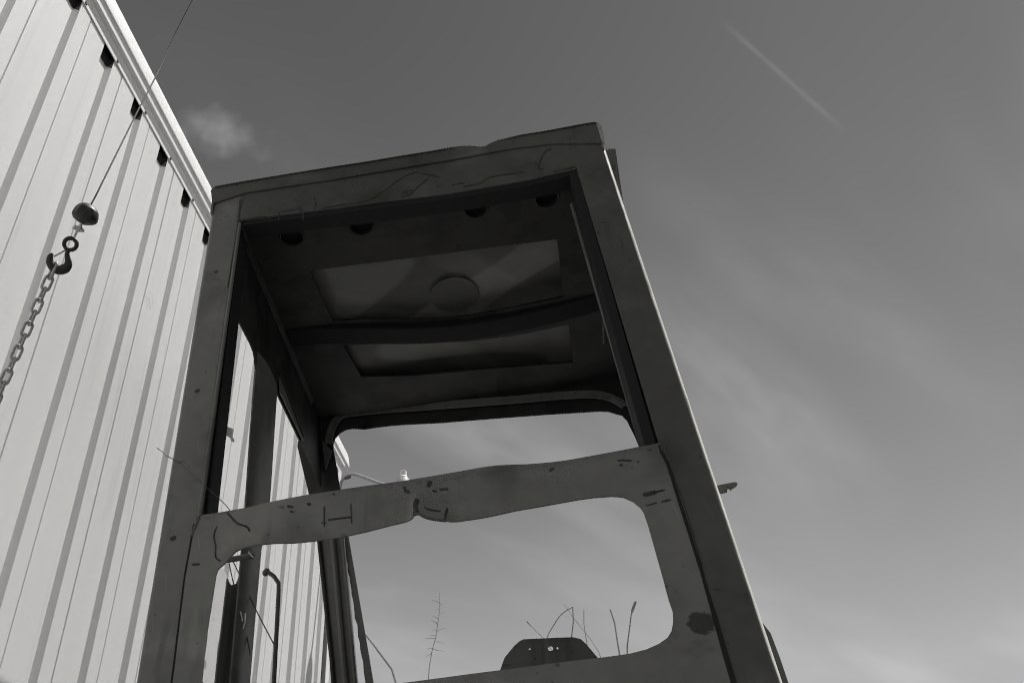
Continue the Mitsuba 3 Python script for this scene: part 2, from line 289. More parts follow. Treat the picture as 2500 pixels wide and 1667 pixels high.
def sheet(poly, step, thick):
    """Evenly meshed plate: a -> x, b -> z, front at y = 0; fit to be bent afterwards."""
    from scipy.spatial import Delaunay
    poly = poly.simplify(0.0004)
    bpts, rings = [], []
    for ring in [poly.exterior, *poly.interiors]:
        c = np.array(ring.coords)[:-1]; r = []
        for p, q in zip(c, np.roll(c, -1, 0)):
            n = max(1, int(math.ceil(np.linalg.norm(q - p) / step)))
            r += [p + (q - p) * t / n for t in range(n)]
        rings.append((len(bpts), len(r))); bpts += r
    x0, z0, x1, z1 = poly.bounds
    gx_, gz_ = np.meshgrid(np.arange(x0, x1, step), np.arange(z0, z1, step * 0.866))
    gx_[1::2] += step / 2
    import shapely
    gp = np.stack([gx_.ravel(), gz_.ravel()], 1)
    gp = gp[shapely.contains_xy(poly.buffer(-0.45 * step), gp[:, 0], gp[:, 1])]
    pts = np.vstack([np.array(bpts), gp])
    tri = Delaunay(pts).simplices
    cen = pts[tri].mean(1)
    a_, b_, c_ = pts[tri[:, 0]], pts[tri[:, 1]], pts[tri[:, 2]]
    area = (b_[:, 0] - a_[:, 0]) * (c_[:, 1] - a_[:, 1]) - (b_[:, 1] - a_[:, 1]) * (c_[:, 0] - a_[:, 0])
    ok = shapely.contains_xy(poly, cen[:, 0], cen[:, 1]) & (np.abs(area) > 1e-9)
    tri, area = tri[ok], area[ok]
    tri[area < 0] = tri[area < 0][:, ::-1]
    n = len(pts)
    v = np.vstack([np.stack([pts[:, 0], np.zeros(n), pts[:, 1]], 1), np.stack([pts[:, 0], np.full(n, thick), pts[:, 1]], 1)])
    f = [tri, tri[:, ::-1] + n]
    for s0, m in rings:
        k = np.arange(m); p = s0 + k; q = s0 + (k + 1) % m
        f += [np.stack([p, p + n, q + n], 1), np.stack([p, q + n, q], 1)]
    return trimesh.Trimesh(v, np.vstack(f), process=False)


def quad(points):
    return trimesh.Trimesh(np.asarray(points, float), [[0, 1, 2], [0, 2, 3]], process=False)


# ------------------------------------------------------------------ materials (base colours of the things themselves)
def mat(name, fn, rough=0.5, spec=0.5, metal=0.0, bump=None, bump_scale=1.0, clear=0.0):
    b = {"type": "principled", "base_color": mikit.proc(fn) if callable(fn) else {"type": "rgb", "value": fn}, "roughness": mikit.proc(rough) if callable(rough) else rough, "specular": spec, "metallic": metal}
    if clear:
        b["clearcoat"] = clear; b["clearcoat_gloss"] = 0.85
    if bump:
        b = {"type": "bumpmap", "arbitrary": mikit.proc(bump, eps=2e-3), "scale": bump_scale, "bsdf": b}
    scene[name] = {"type": "twosided", "bsdf": b}


G = lambda v: mi.Color3f(v, v, v)
W = lambda v: mi.Color3f(v * 1.0, v * 1.005, v * 0.94)          # greys a trace warm, like the print


def f_panel(p, n, uv):
    base = 0.60 + 0.05 * (mikit.fbm(p.y * 0.9, p.z * 0.35, 1.0, 3) - 0.5)
    streak = mikit.smoothstep(0.62, 0.9, mikit.fbm(p.y * 26.0, p.z * 0.8, 3.0, 3))
    near = 1 - mikit.smoothstep(0.01, 0.06, dr.sqrt(dr.square(p.y - 2.985) + dr.square((p.z - 4.12) * 0.8)))
    scuff = mikit.smoothstep(0.60, 0.70, mikit.noise(p.y * 70.0, p.z * 110.0, 2.0)) * near
    drip = mikit.smoothstep(0.66, 0.80, mikit.fbm(p.y * 60.0, p.z * 1.6, 9.0, 3)) * mikit.smoothstep(0.45, 0.7, mikit.fbm(p.y * 1.3, p.z * 0.9, 4.0, 2))
    return G(base * (1 - 0.06 * streak) * (1 - 0.28 * scuff) * (1 - 0.10 * drip))


def f_trim(p, n, uv):
    return G(0.70 - 0.05 * mikit.smoothstep(0.5, 0.85, mikit.fbm(p.y * 2.5, p.z * 9.0, 4.0, 3)))


def cab_grey(p):
    big = mikit.fbm(p.x * 2.3, p.y * 2.3, p.z * 1.7, 3)
    fine_ = mikit.fbm(p.x * 34.0, p.y * 34.0, p.z * 34.0, 3)
    grime = mikit.smoothstep(0.52, 0.78, mikit.fbm(p.x * 7.0 + 3.0, p.y * 7.0, p.z * 5.0, 4))
    chips = mikit.smoothstep(0.88, 0.92, mikit.noise(p.x * 62.0, p.y * 62.0, p.z * 62.0)) * mikit.smoothstep(0.45, 0.6, mikit.noise(p.x * 5.0, p.y * 5.0, p.z * 5.0))
    runs = mikit.smoothstep(0.55, 0.80, mikit.fbm(p.x * 38.0, p.y * 38.0, p.z * 2.2, 3)) * mikit.smoothstep(0.40, 0.65, mikit.fbm(p.x * 4.0, p.y * 4.0, p.z * 3.0, 2))
    dust = mikit.smoothstep(0.55, 0.8, mikit.fbm(p.x * 5.0 + 11.0, p.y * 5.0, p.z * 6.0, 4))
    scratch = mikit.smoothstep(0.80, 0.86, mikit.noise(p.x * 150.0 + p.z * 40.0, p.y * 20.0, p.z * 9.0)) * mikit.smoothstep(0.55, 0.7, mikit.noise(p.x * 7.0, p.y * 7.0, p.z * 7.0 + 3.0))
    return (0.72 + 0.56 * big) * (0.88 + 0.24 * fine_) * (1 - 0.34 * grime) * (1 - 0.5 * chips) * (1 - 0.30 * runs) * (1 + 0.35 * dust) * (1 + 0.16 * scratch)


SMUDGE_AT = (CAB_M @ np.array([0.617, 0.0, 0.800, 1.0]))[:3]


def f_cab(p, n, uv):
    return W(0.118 * cab_grey(p))


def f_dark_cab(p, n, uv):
    """Dark paint, with a scuffed sun highlight painted along the outer fold of the post."""
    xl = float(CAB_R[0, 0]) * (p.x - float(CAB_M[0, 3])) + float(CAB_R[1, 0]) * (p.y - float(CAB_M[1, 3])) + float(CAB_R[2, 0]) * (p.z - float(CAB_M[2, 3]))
    edge_glint = mikit.smoothstep(0.7440, 0.7475, xl + 0.007 * (mikit.fbm(p.x * 30.0, p.y * 30.0, p.z * 9.0, 4) - 0.5)) * (0.75 + 0.25 * mikit.noise(p.x * 9.0, p.y * 9.0, p.z * 9.0))  # sunlit edge put into the colour, broken up by noise
    return W(0.066 * cab_grey(p) * (1 - edge_glint) + (0.26 + 0.50 * mikit.smoothstep(4.3, 2.8, p.z)) * edge_glint)


def f_front(p, n, uv):
    g = cab_grey(p)
    d = dr.sqrt(dr.square((p.x - SMUDGE_AT[0]) / 0.036) + dr.square((p.z - SMUDGE_AT[2]) / 0.030)) + 0.9 * (mikit.fbm(p.x * 55.0, p.y * 10.0, p.z * 55.0, 3) - 0.5)
    s = 1 - mikit.smoothstep(0.72, 1.05, d)
    e = dr.sqrt(dr.square((p.x - SMUDGE_AT[0] + 0.02) / 0.085) + dr.square((p.z - SMUDGE_AT[2] + 0.045) / 0.06)) + 1.1 * (mikit.fbm(p.x * 34.0 + 9.0, p.y * 10.0, p.z * 34.0, 4) - 0.5)
    t = 1 - mikit.smoothstep(0.5, 1.1, e)
    rust = mikit.smoothstep(0.55, 0.75, mikit.fbm(p.x * 24.0, p.y * 10.0, p.z * 24.0, 4))
    return W(0.142 * g * (1 - 0.78 * s) * (1 - 0.30 * t * rust))



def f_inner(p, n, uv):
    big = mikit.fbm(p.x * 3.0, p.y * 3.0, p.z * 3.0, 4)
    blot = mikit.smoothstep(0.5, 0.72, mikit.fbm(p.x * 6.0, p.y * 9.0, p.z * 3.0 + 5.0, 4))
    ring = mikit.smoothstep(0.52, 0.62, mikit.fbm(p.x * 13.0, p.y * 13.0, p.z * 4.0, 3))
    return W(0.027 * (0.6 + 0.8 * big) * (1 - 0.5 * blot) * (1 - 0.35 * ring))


def f_skin(p, n, uv):
    """Roof lining with pale and dark waves in its colour."""
    x, y = p.x + 0.25, p.y - 2.2
    w = dr.sin(6.2 * x + 2.4 * dr.sin(7.0 * y + 1.6 + 1.2 * x) + 0.9)
    v = dr.sin(4.0 * x - 9.0 * y + 2.2 * dr.sin(3.5 * x + 0.5))
    patch = mikit.smoothstep(-0.20, 0.22, w) * 0.75 + mikit.smoothstep(0.25, 0.75, v) * 0.3
    g = mikit.fbm(p.x * 9.0, p.y * 9.0, 0.0, 3)
    return W((0.10 + 0.12 * patch) * (0.85 + 0.3 * g))


def f_sheet(p, n, uv):
    g = mikit.fbm(p.x * 6.0, p.y * 6.0, p.z * 6.0, 4)
    s = mikit.smoothstep(0.66, 0.74, mikit.fbm(p.x * 14.0, p.y * 14.0 + 1.0, p.z * 9.0, 3))
    return G((0.44 + 0.10 * g) * (1 - 0.55 * s))


def f_ground(p, n, uv):
    g = mikit.fbm(p.x * 0.7, p.y * 0.7, 0.0, 4); k = mikit.fbm(p.x * 40.0, p.y * 40.0, 0.0, 2)
    return G(0.08 + 0.08 * g + 0.04 * (k - 0.5))


def f_reed(p, n, uv):
    return G(0.24 + 0.14 * mikit.fbm(p.x * 30.0, p.y * 30.0, p.z * 12.0, 2))


b_pan = lambda p, n, uv: mikit.fbm(p.y * 2.2, p.z * 0.7, p.x, 2)
b_cab = lambda p, n, uv: mikit.fbm(p.x * 9.0, p.y * 9.0, p.z * 7.0, 3) 
b_skin = lambda p, n, uv: mikit.fbm(p.x * 4.0, p.y * 4.0, p.z * 4.0, 2)
mat("panel_paint", f_panel, 0.55, 0.4, bump=b_pan, bump_scale=0.006)
mat("trim_paint", f_trim, 0.45, 0.5)
r_cab = lambda p, n, uv: 0.30 + 0.32 * mikit.fbm(p.x * 6.0, p.y * 6.0, p.z * 4.0, 4)
mat("cab_paint", f_cab, r_cab, 0.5, bump=b_cab, bump_scale=0.0035)
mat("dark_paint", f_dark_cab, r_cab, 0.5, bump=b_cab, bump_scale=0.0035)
mat("front_paint", f_front, r_cab, 0.5, bump=b_cab, bump_scale=0.0035)
mat("inner_disc", lambda p, n, uv: W(0.085 + 0.04 * mikit.fbm(p.x * 12.0, p.y * 12.0, 0.0, 3)), 0.5, 0.4)
mat("iron", [0.022, 0.022, 0.021], 0.5, 0.4)
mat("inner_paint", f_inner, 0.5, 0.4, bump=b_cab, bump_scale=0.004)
mat("skin_paint", f_skin, 0.45, 0.5, bump=b_skin, bump_scale=0.01)
mat("sheet_paint", f_sheet, 0.5, 0.4)
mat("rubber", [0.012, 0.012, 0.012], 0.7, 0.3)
mat("ink", lambda p, n, uv: W(0.025 + 0.04 * mikit.noise(p.x * 60.0, p.y * 60.0, p.z * 60.0)), 0.8, 0.2)
mat("dark_steel", lambda p, n, uv: W(0.06 + 0.07 * mikit.fbm(p.x * 60.0, p.y * 60.0, p.z * 60.0, 3)), 0.45, 0.5)
mat("bright_steel", lambda p, n, uv: G(0.42 + 0.3 * mikit.fbm(p.x * 90.0, p.y * 90.0, p.z * 90.0, 2)), 0.28, 0.5, metal=1.0)
mat("chain_steel", lambda p, n, uv: G(0.22 + 0.3 * mikit.fbm(p.x * 120.0, p.y * 120.0, p.z * 120.0, 2)), 0.38, 0.5, metal=0.85)
mat("pole_paint", lambda p, n, uv: G(0.27 + 0.1 * mikit.fbm(p.x * 20.0, p.y * 20.0, p.z * 20.0, 2)), 0.5, 0.4)
mat("ground_mat", f_ground, 0.9, 0.2)
mat("reed_mat", f_reed, 0.8, 0.2)

# ------------------------------------------------------------------ ground
gs = 900.0
put("ground", quad([[-gs, -gs, 0], [gs, -gs, 0], [gs, gs, 0], [-gs, gs, 0]]), "ground_mat", "pale gravel yard around the building", kind="structure", smooth=False)

# ------------------------------------------------------------------ metal building: reversed-rib steel panels, stepped eave, gutter
BX, EZ = -1.868, 4.975                    # wall face and lower edge of the eave trim
Y0, PITCH_Y, Y_END = 2.139, 0.3053, 6.46  # near edge of one groove, groove spacing, far corner
B = "metal_building"
tag(B, "pale ribbed metal building with stepped white eave along its wall", "building")
prof = [(-0.005, 0.0), (-0.005, 0.0015), (0.0, 0.004), (0.0, 0.128), (-0.025, 0.143), (-0.025, 0.208), (0.0, 0.223), (0.0, 0.3013), (-0.005, 0.3038), (-0.005, 0.3053)]
zs = np.r_[0.05, np.linspace(0.8, 4.6, 12), EZ + 0.12]
grid_v, grid_f = [], []
for z in zs:
    grid_v += [[x, y, z] for x, y in prof]
m_ = len(prof)
for i in range(len(zs) - 1):
    for j in range(m_ - 1):
        a = i * m_ + j
        grid_f += [[a, a + m_ + 1, a + 1], [a, a + m_, a + m_ + 1]]
panel = trimesh.Trimesh(np.array(grid_v, float), grid_f, process=False)
k0, k1 = -13, 14
screw_mesh = trimesh.util.concatenate([trimesh.creation.cylinder(0.0065, 0.006, sections=6), trimesh.creation.cylinder(0.009, 0.002, sections=12)])
screw_mesh.apply_transform(trimesh.transformations.rotation_matrix(math.pi / 2, [0, 1, 0]))
screw_ply = None
for k in range(k0, k1):
    y = Y0 - 0.128 + k * PITCH_Y
    pm = panel.copy()
    v = np.array(pm.vertices)
    keep = v.copy()
    v[:, 0] += BX + rng.normal(0, 0.0006)
    v[:, 1] += y
    v[:, 1] = np.minimum(v[:, 1], Y_END)
    pm = trimesh.Trimesh(v, pm.faces, process=False)
    put(B + "__wall_panel", pm, "panel_paint", smooth=False)
    s = screw_mesh.copy(); s.apply_translation([BX + 0.0075, y + 0.128 + 0.108, EZ + 0.0125])
    if y < Y_END - 0.3:
        put(B + "__screw", s, "dark_steel", smooth=30)
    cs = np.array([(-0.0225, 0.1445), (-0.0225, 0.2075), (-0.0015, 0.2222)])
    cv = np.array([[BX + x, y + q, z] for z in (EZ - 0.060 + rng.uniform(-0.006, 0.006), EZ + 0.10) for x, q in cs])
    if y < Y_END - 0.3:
        put(B + "__shade_strip", trimesh.Trimesh(cv, [[0, 1, 4], [0, 4, 3], [1, 2, 5], [1, 5, 4]], process=False), "rubber", smooth=False)  # black strip stands in for the shade under the trim
YN = Y0 - 0.128 + k0 * PITCH_Y


def along(profile, y0, y1, close=True):
    """Profile (offset from the wall, height over the lip) drawn along the building."""
    p = sg.Polygon(profile).buffer(0)
    m = plate(p, y1 - y0); v = np.array(m.vertices)
    return trimesh.Trimesh(np.stack([BX + v[:, 0], y0 + v[:, 1], EZ + v[:, 2]], 1), m.faces, process=False)


lip = [(0.0008, 0.0), (0.0055, 0.0), (0.0055, 0.024), (0.0275, 0.024), (0.0275, 0.0985), (0.038, 0.0985), (0.038, 0.16), (0.0008, 0.16)]
put(B + "__eave_trim", along(lip[:3] + [(0.0055, 0.0235), (0.0008, 0.0235)], YN, Y_END + 0.02), "trim_paint", "thin white lip below the eave", smooth=False)
put(B + "__eave_trim", along([(0.0008, 0.0245), (0.0055, 0.0245), (0.0055, 0.0755), (0.0275, 0.0755), (0.0275, 0.0985), (0.0008, 0.0985)], YN, Y_END + 0.03), "trim_paint", smooth=False)
gut = [(0.001, 0.0992), (0.0278, 0.0992), (0.0278, 0.1255), (0.0385, 0.1255), (0.0395, 0.14), (0.030, 0.215), (0.0165, 0.262), (0.011, 0.262), (0.001, 0.262)]
put(B + "__gutter", along(gut, YN, Y_END + 0.14), "trim_paint", "white gutter face along the top of the eave", smooth=25)
roof = quad([[BX + 0.012, YN, EZ + 0.268], [BX + 0.012, Y_END + 0.12, EZ + 0.268], [BX - 7, Y_END + 0.12, EZ + 1.43], [BX - 7, YN, EZ + 1.43]])
put(B + "__roof", [roof, quad([[BX - 7, YN, EZ + 1.43], [BX - 7, Y_END + 0.12, EZ + 1.43], [BX - 14, Y_END + 0.12, EZ + 0.268], [BX - 14, YN, EZ + 0.268]])], "panel_paint", smooth=False)
for ye in (YN + 0.002, Y_END - 0.004):
    pts = [[BX - 0.03, ye, 0], [BX - 0.03, ye, EZ + 0.25], [BX - 7, ye, EZ + 1.42], [BX - 13.97, ye, EZ + 0.25], [BX - 13.97, ye, 0]]
    put(B + "__end_wall", trimesh.Trimesh(np.array(pts), [[0, 1, 2], [0, 2, 3], [0, 3, 4]], process=False), "panel_paint", smooth=False)
put(B + "__rear_wall", quad([[BX - 13.97, YN, 0], [BX - 13.97, Y_END, 0], [BX - 13.97, Y_END, EZ + 0.25], [BX - 13.97, YN, EZ + 0.25]]), "panel_paint", smooth=False)
put(B + "__corner_trim", box(BX - 0.10, BX + 0.009, Y_END - 0.09, Y_END + 0.008, 0.0, EZ - 0.002, 0.003), "trim_paint", smooth=30)

# ------------------------------------------------------------------ gooseneck lamp on the building's far corner
L = "gooseneck_lamp"
tag(L, "small gooseneck lamp on a curved grey arm at the building's far end", "lamp")
gp = smooth_path([(-1.93, 6.2, 4.42), (-1.83, 6.2, 4.43)] + [tuple(q) for q in GOOSE[:]] + [(-1.30, 6.2, 4.700), (-1.26, 6.2, 4.72)], 60)
put(L + "__arm", tube(gp, 0.0135, 10), "pole_paint")
put(L + "__wall_flange", trimesh.creation.cylinder(0.05, 0.012, sections=24, transform=trimesh.transformations.translation_matrix([BX + 0.008, 6.2, 4.425]) @ trimesh.transformations.rotation_matrix(math.pi / 2, [0, 1, 0])), "pole_paint")
lx, ly, lz = LAMP[0]
cap = trimesh.creation.revolve(np.array([[0, 0.0], [0.024, 0.0], [0.029, -0.004], [0.029, -0.045], [0.034, -0.052], [0.04, -0.06], [0.0, -0.06]]), sections=32)
cap.apply_translation([lx, ly, lz]); put(L + "__cap", cap, "trim_paint", "white cap on top of the lamp shade")
sh = trimesh.creation.revolve(np.array([[0.036, -0.0605], [0.05, -0.075], [0.060, -0.10], [0.072, -0.13], [0.073, -0.134], [0.070, -0.134], [0.057, -0.10], [0.034, -0.07]]), sections=40)
sh.apply_translation([lx, ly, lz]); put(L + "__shade", sh, "pole_paint")
jx, jy, jz = LAMP[2]
put(L + "__collar", hullpts([(jx - 0.022, jy, jz - 0.004), (jx + 0.012, jy, jz + 0.006)], 0.012), "dark_steel")

# ------------------------------------------------------------------ pale sheet panel by the wall
sp = side_plate([(y, z) for y, z in PANEL_X[2:13]] + [(4.22, 3.08), (4.22, 0.02), (3.905, 0.02)], -1.74, -0.02)
put("sheet_panel", sp, "sheet_paint", "tall pale stained steel panel with rounded top standing against the ribbed wall", "metal panel", smooth=30)

# ------------------------------------------------------------------ the cab
C = "machine_cab"
tag(C, "stripped dark steel machine cab with open windows and a buckled roof edge", "vehicle cab")


def lp(name, mesh, bsdf, label=None, smooth=30, kind=None):
    return put(C + "__" + name, mesh, bsdf, label, smooth=smooth, local=True, kind=kind)


ZB = 0.10
# corner posts: rounded box tubes
def post(xo0, xi0, xo1, xi1, y0, y1, z0, z1, ro):
    """Folded box tube: wide round on the outer front edge, tight folds elsewhere."""
    balls = []
    for (xo, xi, z) in ((xo0, xi0, z0), (xo1, xi1, z1)):
        s = 1 if xi > xo else -1
        for x, y, r in ((xo + s * ro, y0 + ro, ro), (xi - s * 0.003, y0 + 0.003, 0.003), (xo + s * 0.008, y1 - 0.008, 0.008), (xi - s * 0.003, y1 - 0.003, 0.003)):
            balls.append(m3.Manifold.cylinder(0.01, r, r, 32).translate([x, y, z]))
    m = m3.Manifold.batch_hull(balls).to_mesh()
    return trimesh.Trimesh(m.vert_properties[:, :3], m.tri_verts, process=False)


lp("corner_post", post(-0.7555, -0.655, -0.7445, -0.634, 0, 0.112, ZB, 2.70, 0.014), "cab_paint", "plain dark post on the building side, spotted with dark marks")
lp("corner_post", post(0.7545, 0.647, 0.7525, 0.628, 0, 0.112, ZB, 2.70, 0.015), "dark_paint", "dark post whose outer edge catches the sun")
# header between the posts, under the roof cap
hd = sg.Polygon([(x, z) for x, z in HDRB] + [(0.628, 2.52), (0.724, 2.49), (0.724, 2.70), (-0.6335, 2.70)])
hm = fine(plate(hd, 0.072), 0.12); hm.apply_translation([0, -0.0009, 0])
lp("header", hm, "dark_paint", "dark header scrawled with marks above the windscreen opening", smooth=False)
HDR = C + "__header"
ze = lambda x: np.interp(x, [q[0] for q in HDRB], [q[1] for q in HDRB])
# rubber channel all round the windscreen opening
lp("window_seal", [box(-0.6385, -0.630, 0.03, 0.108, 1.28, 2.52, 0.004)], "rubber")
lp("window_seal", [box(0.600, 0.632, 0.004, 0.095, 1.31, 2.52, 0.004)], "rubber")
tp = [(x, ze(x) - 0.0005) for x in np.linspace(-0.615, 0.603, 24)] + [(x, ze(x) - 0.02) for x in np.linspace(0.603, -0.615, 24)]
sl = plate(tp, 0.066); sl.apply_translation([0, 0.006, 0]); lp("window_seal", sl, "rubber", smooth=False)
# raised lips beside the channel
lp("glazing_lip", hullpts([(-0.628, 0.004, 2.52), (-0.642, 0.004, 1.28)], 0.0065), "cab_paint")
lp("glazing_lip", hullpts([(0.598, 0.108, 2.45), (0.612, 0.108, 1.31)], 0.008), "cab_paint")

# roof: buckled front fascia rolled over into a dished top sheet
top = np.array(ROOF[2:27])
xs = np.linspace(-0.742, 0.745, 90)
zt = np.interp(xs, top[:, 0], top[:, 1])
ys = np.r_[0.0, 0.006, 0.02, 0.05, np.linspace(0.1, 1.52, 24)]
rv = []
for y in ys:
    fade = math.exp(-y / 0.28)
    drop = -0.012 * (1 - min(1, y / 0.02)) ** 2
    for x, z in zip(xs, zt):
        flat = 2.752 - 0.02 * y + 0.012 * math.sin(3.1 * x + 2.2 * y) - 0.010 * math.exp(-((x - 0.1) ** 2 + (y - 0.7) ** 2) / 0.12)
        rv.append([x, -0.015 + y, z * fade + flat * (1 - fade) + drop])
n_ = len(xs)
rf = [[i * n_ + j, i * n_ + j + 1, (i + 1) * n_ + j + 1] for i in range(len(ys) - 1) for j in range(n_ - 1)] + [[i * n_ + j, (i + 1) * n_ + j + 1, (i + 1) * n_ + j] for i in range(len(ys) - 1) for j in range(n_ - 1)]
lp("roof_sheet", trimesh.Trimesh(np.array(rv), rf, process=False), "cab_paint", smooth=True)
fas = sg.Polygon([(x, z) for x, z in ROOF] + [(0.748, 2.63)] + [(x, z - 0.004) for x, z in reversed(CREASE[1:-1])] + [(-0.735, 2.655)])
hx, hz = ROOF_HOLE[0]
fas = fas.difference(sg.Point(hx, hz).buffer(0.0042)) if fas.is_valid else fas.buffer(0)
fm = sheet(fas, 0.014, 0.006)
v = np.array(fm.vertices)
v[:, 1] += -0.0085 - 0.008 * np.exp(-((v[:, 0] - 0.30) / 0.12) ** 2) * (v[:, 2] > 2.69) + 0.004 * (meshkit.fbm(v * [4, 0, 6], 3, 4) - 0.5)
fm.vertices = v
lp("roof_cap", fm, "dark_paint", "roof edge buckled and dented near its right end", smooth=30)
for s in (-1, 1):
    sidep = side_plate([(-0.005, 2.60), (1.50, 2.60), (1.50, 2.715), (-0.005, 2.738)], s * 0.747, 0.008 * -s)
    lp("roof_flank", sidep, "cab_paint", smooth=30)
lp("roof_flank", plate([(-0.745, 2.645), (0.80, 2.60), (0.745, 2.73), (-0.745, 2.73)], 0.008).apply_translation([0, 1.49, 0]), "cab_paint")
sf = plate([(0.735, 2.66), (SIDEFL[0][0] - 0.03, 2.785), SIDEFL[1], SIDEFL[2], SIDEFL[3], (0.74, 2.40)], 0.006); sf.apply_translation([0, 0.135, 0])
lp("rain_flange", sf, "cab_paint", "flange standing out behind the top of the sunlit post", smooth=30)


# windscreen frame: one pressed sheet, crossbar above a round-cornered opening, bent by the test
def sheet_y(x, z):
    x, z = np.asarray(x), np.asarray(z)
    n = meshkit.fbm(np.stack([x * 3.1 + 7, z * 3.1, x * 0], -1), 3, 2) - 0.5
    fold = np.where(x < -0.033, np.exp((x + 0.033) / 0.010), np.where(x < 0.046, 1 - 0.55 * (x + 0.033) / 0.079, 0.45 * np.exp(-(x - 0.046) / 0.012)))
    dent = -0.030 * fold * np.clip((1.285 - z) / 0.11, 0, 1) ** 1.2 * (z > 1.0)
    bow = 0.016 * np.exp(-((x - 0.15) / 0.35) ** 2) * np.exp(-((z - 1.23) / 0.13) ** 2)
    topb = 0.010 * np.clip((z - 1.285) / 0.02, 0, 1) ** 2
    edge = np.clip(np.minimum(x + 0.66, 0.645 - x) / 0.08, 0, 1)
    return -0.003 + edge * (0.022 * n + dent + bow + topb)


sh_out = [(x, z) for x, z in SHTOP] + [(x, z) for x, z in SHR] + [(0.642, 0.45), (-0.648, 0.45)] + [(x, z) for x, z in reversed(SHL)]
sh_poly = sg.Polygon(sh_out).buffer(0).difference(sg.Polygon(SHOPEN).buffer(0.004).buffer(-0.004))
sm_ = sheet(sh_poly, 0.012, 0.006)
v = np.array(sm_.vertices); v[:, 1] += sheet_y(v[:, 0], v[:, 2]); sm_.vertices = v
lp("windscreen_frame", sm_, "front_paint", "bent front sheet with a crossbar over a round-cornered opening", smooth=35)
WF = C + "__windscreen_frame"
rim = [(x, z) for x, z in SHTOP]
rp = smooth_path([(x, float(sheet_y(x, z)) + 0.006, z - 0.001) for x, z in rim], 50)
lp("windscreen_frame__rolled_edge", tube(rp, 0.0055, 8), "cab_paint", "dark rolled upper edge of the crossbar")
seam = [(SHR[0][0] + 0.003, -0.002, SHR[0][1] - 0.02), (SHR[1][0] + 0.004, -0.002, SHR[1][1]), (SHR[2][0] + 0.004, -0.002, SHR[2][1]), (0.648, -0.002, 0.5)]
lp("window_seal", tube(smooth_path(seam, 20), np.interp(np.linspace(0, 1, 20), [0, 0.2, 0.4, 0.5, 0.6, 1], [0.003, 0.007, 0.006, 0.003, 0.005, 0.006]), 8), "rubber", "dark open seam beside the front sheet")
seam = [(SHL[0][0] - 0.002, -0.002, SHL[0][1]), (SHL[1][0] - 0.002, -0.002, SHL[1][1]), (SHL[2][0] - 0.002, -0.002, SHL[2][1]), (-0.655, -0.002, 0.5)]
lp("window_seal", tube(seam, 0.003, 8), "rubber", "thin dark seam beside the front sheet")


hem = smooth_path([(x, float(sheet_y(x, 1.172)) - 0.001, z) for x, z in ((-0.0347, 1.1781), (-0.0259, 1.1767), (-0.0057, 1.165), (0.02, 1.158), (0.0461, 1.1547))], 16)
lp("windscreen_frame__folded_tab", tube(hem, 0.004, 8), "dark_paint", "lower lip of the fold at the dented middle of the crossbar")


def mark(points, width, yfun, parent, y_off=0.0):
    """A painted or scratched line, or painted crease shade, lying on a sheet, as a skin 0.6 mm thick."""
    pts = np.array(points)
    if len(pts) > 2:
        pts = smooth_path(pts, max(8, 5 * len(pts)))
    n = len(pts)
    wob = 0.75 + 0.5 * rng.random(n)
    line = sg.MultiPolygon([])
    for i in range(n - 1):
        line = line.union(sg.LineString([pts[i], pts[i + 1]]).buffer(width * 0.5 * wob[i], quad_segs=3))
    m = fine(plate(line, 0.0006), 0.008)
    v = np.array(m.vertices); v[:, 1] += yfun(v[:, 0], v[:, 2]) - 0.0016 + y_off; m.vertices = v
    put(parent + "__paint_or_shade_mark", m, "ink", local=True, smooth=False)


for pts, w in HEADER_MARKS:
    mark(pts, 2.3 * w, lambda x, z: 0 * x - 0.0009, HDR)
for pts, w in SHEET_MARKS:
    mark(pts, 1.3 * w, sheet_y, WF)
LPOST = C + "__corner_post"
mark(LIP_MARK, 0.004, lambda x, z: 0 * x, LPOST)
for (x, z), r in zip(POST_SPOTS, (0.006, 0.0055, 0.006)):
    mark([(x - 0.002, z - 0.001), (x + 0.002, z + 0.001)], 2 * r, lambda a, b: 0 * a, LPOST)

def bead(a, c, r=0.0042, parent="header"):
    a, c = np.array(a, float), np.array(c, float); n = max(6, int(np.linalg.norm(c - a) / 0.006))
    pts = [a + (c - a) * t + rng.normal(0, 0.0008, 3) for t in np.linspace(0, 1, n)]
    lp(parent + "__weld_bead", tube(pts, r * (0.75 + 0.5 * rng.random(n)), 8), "dark_paint")


bead((-0.6385, -0.0005, 2.655), (-0.6345, -0.0005, 2.53))
bead((0.647, -0.001, 1.295), (0.650, -0.001, 1.24), parent="windscreen_frame")
bead((-0.6395, -0.001, 1.270), (-0.655, -0.001, 1.215), parent="windscreen_frame")
bead((0.652, -0.001, 0.98), (0.650, -0.001, 0.90), parent="windscreen_frame")

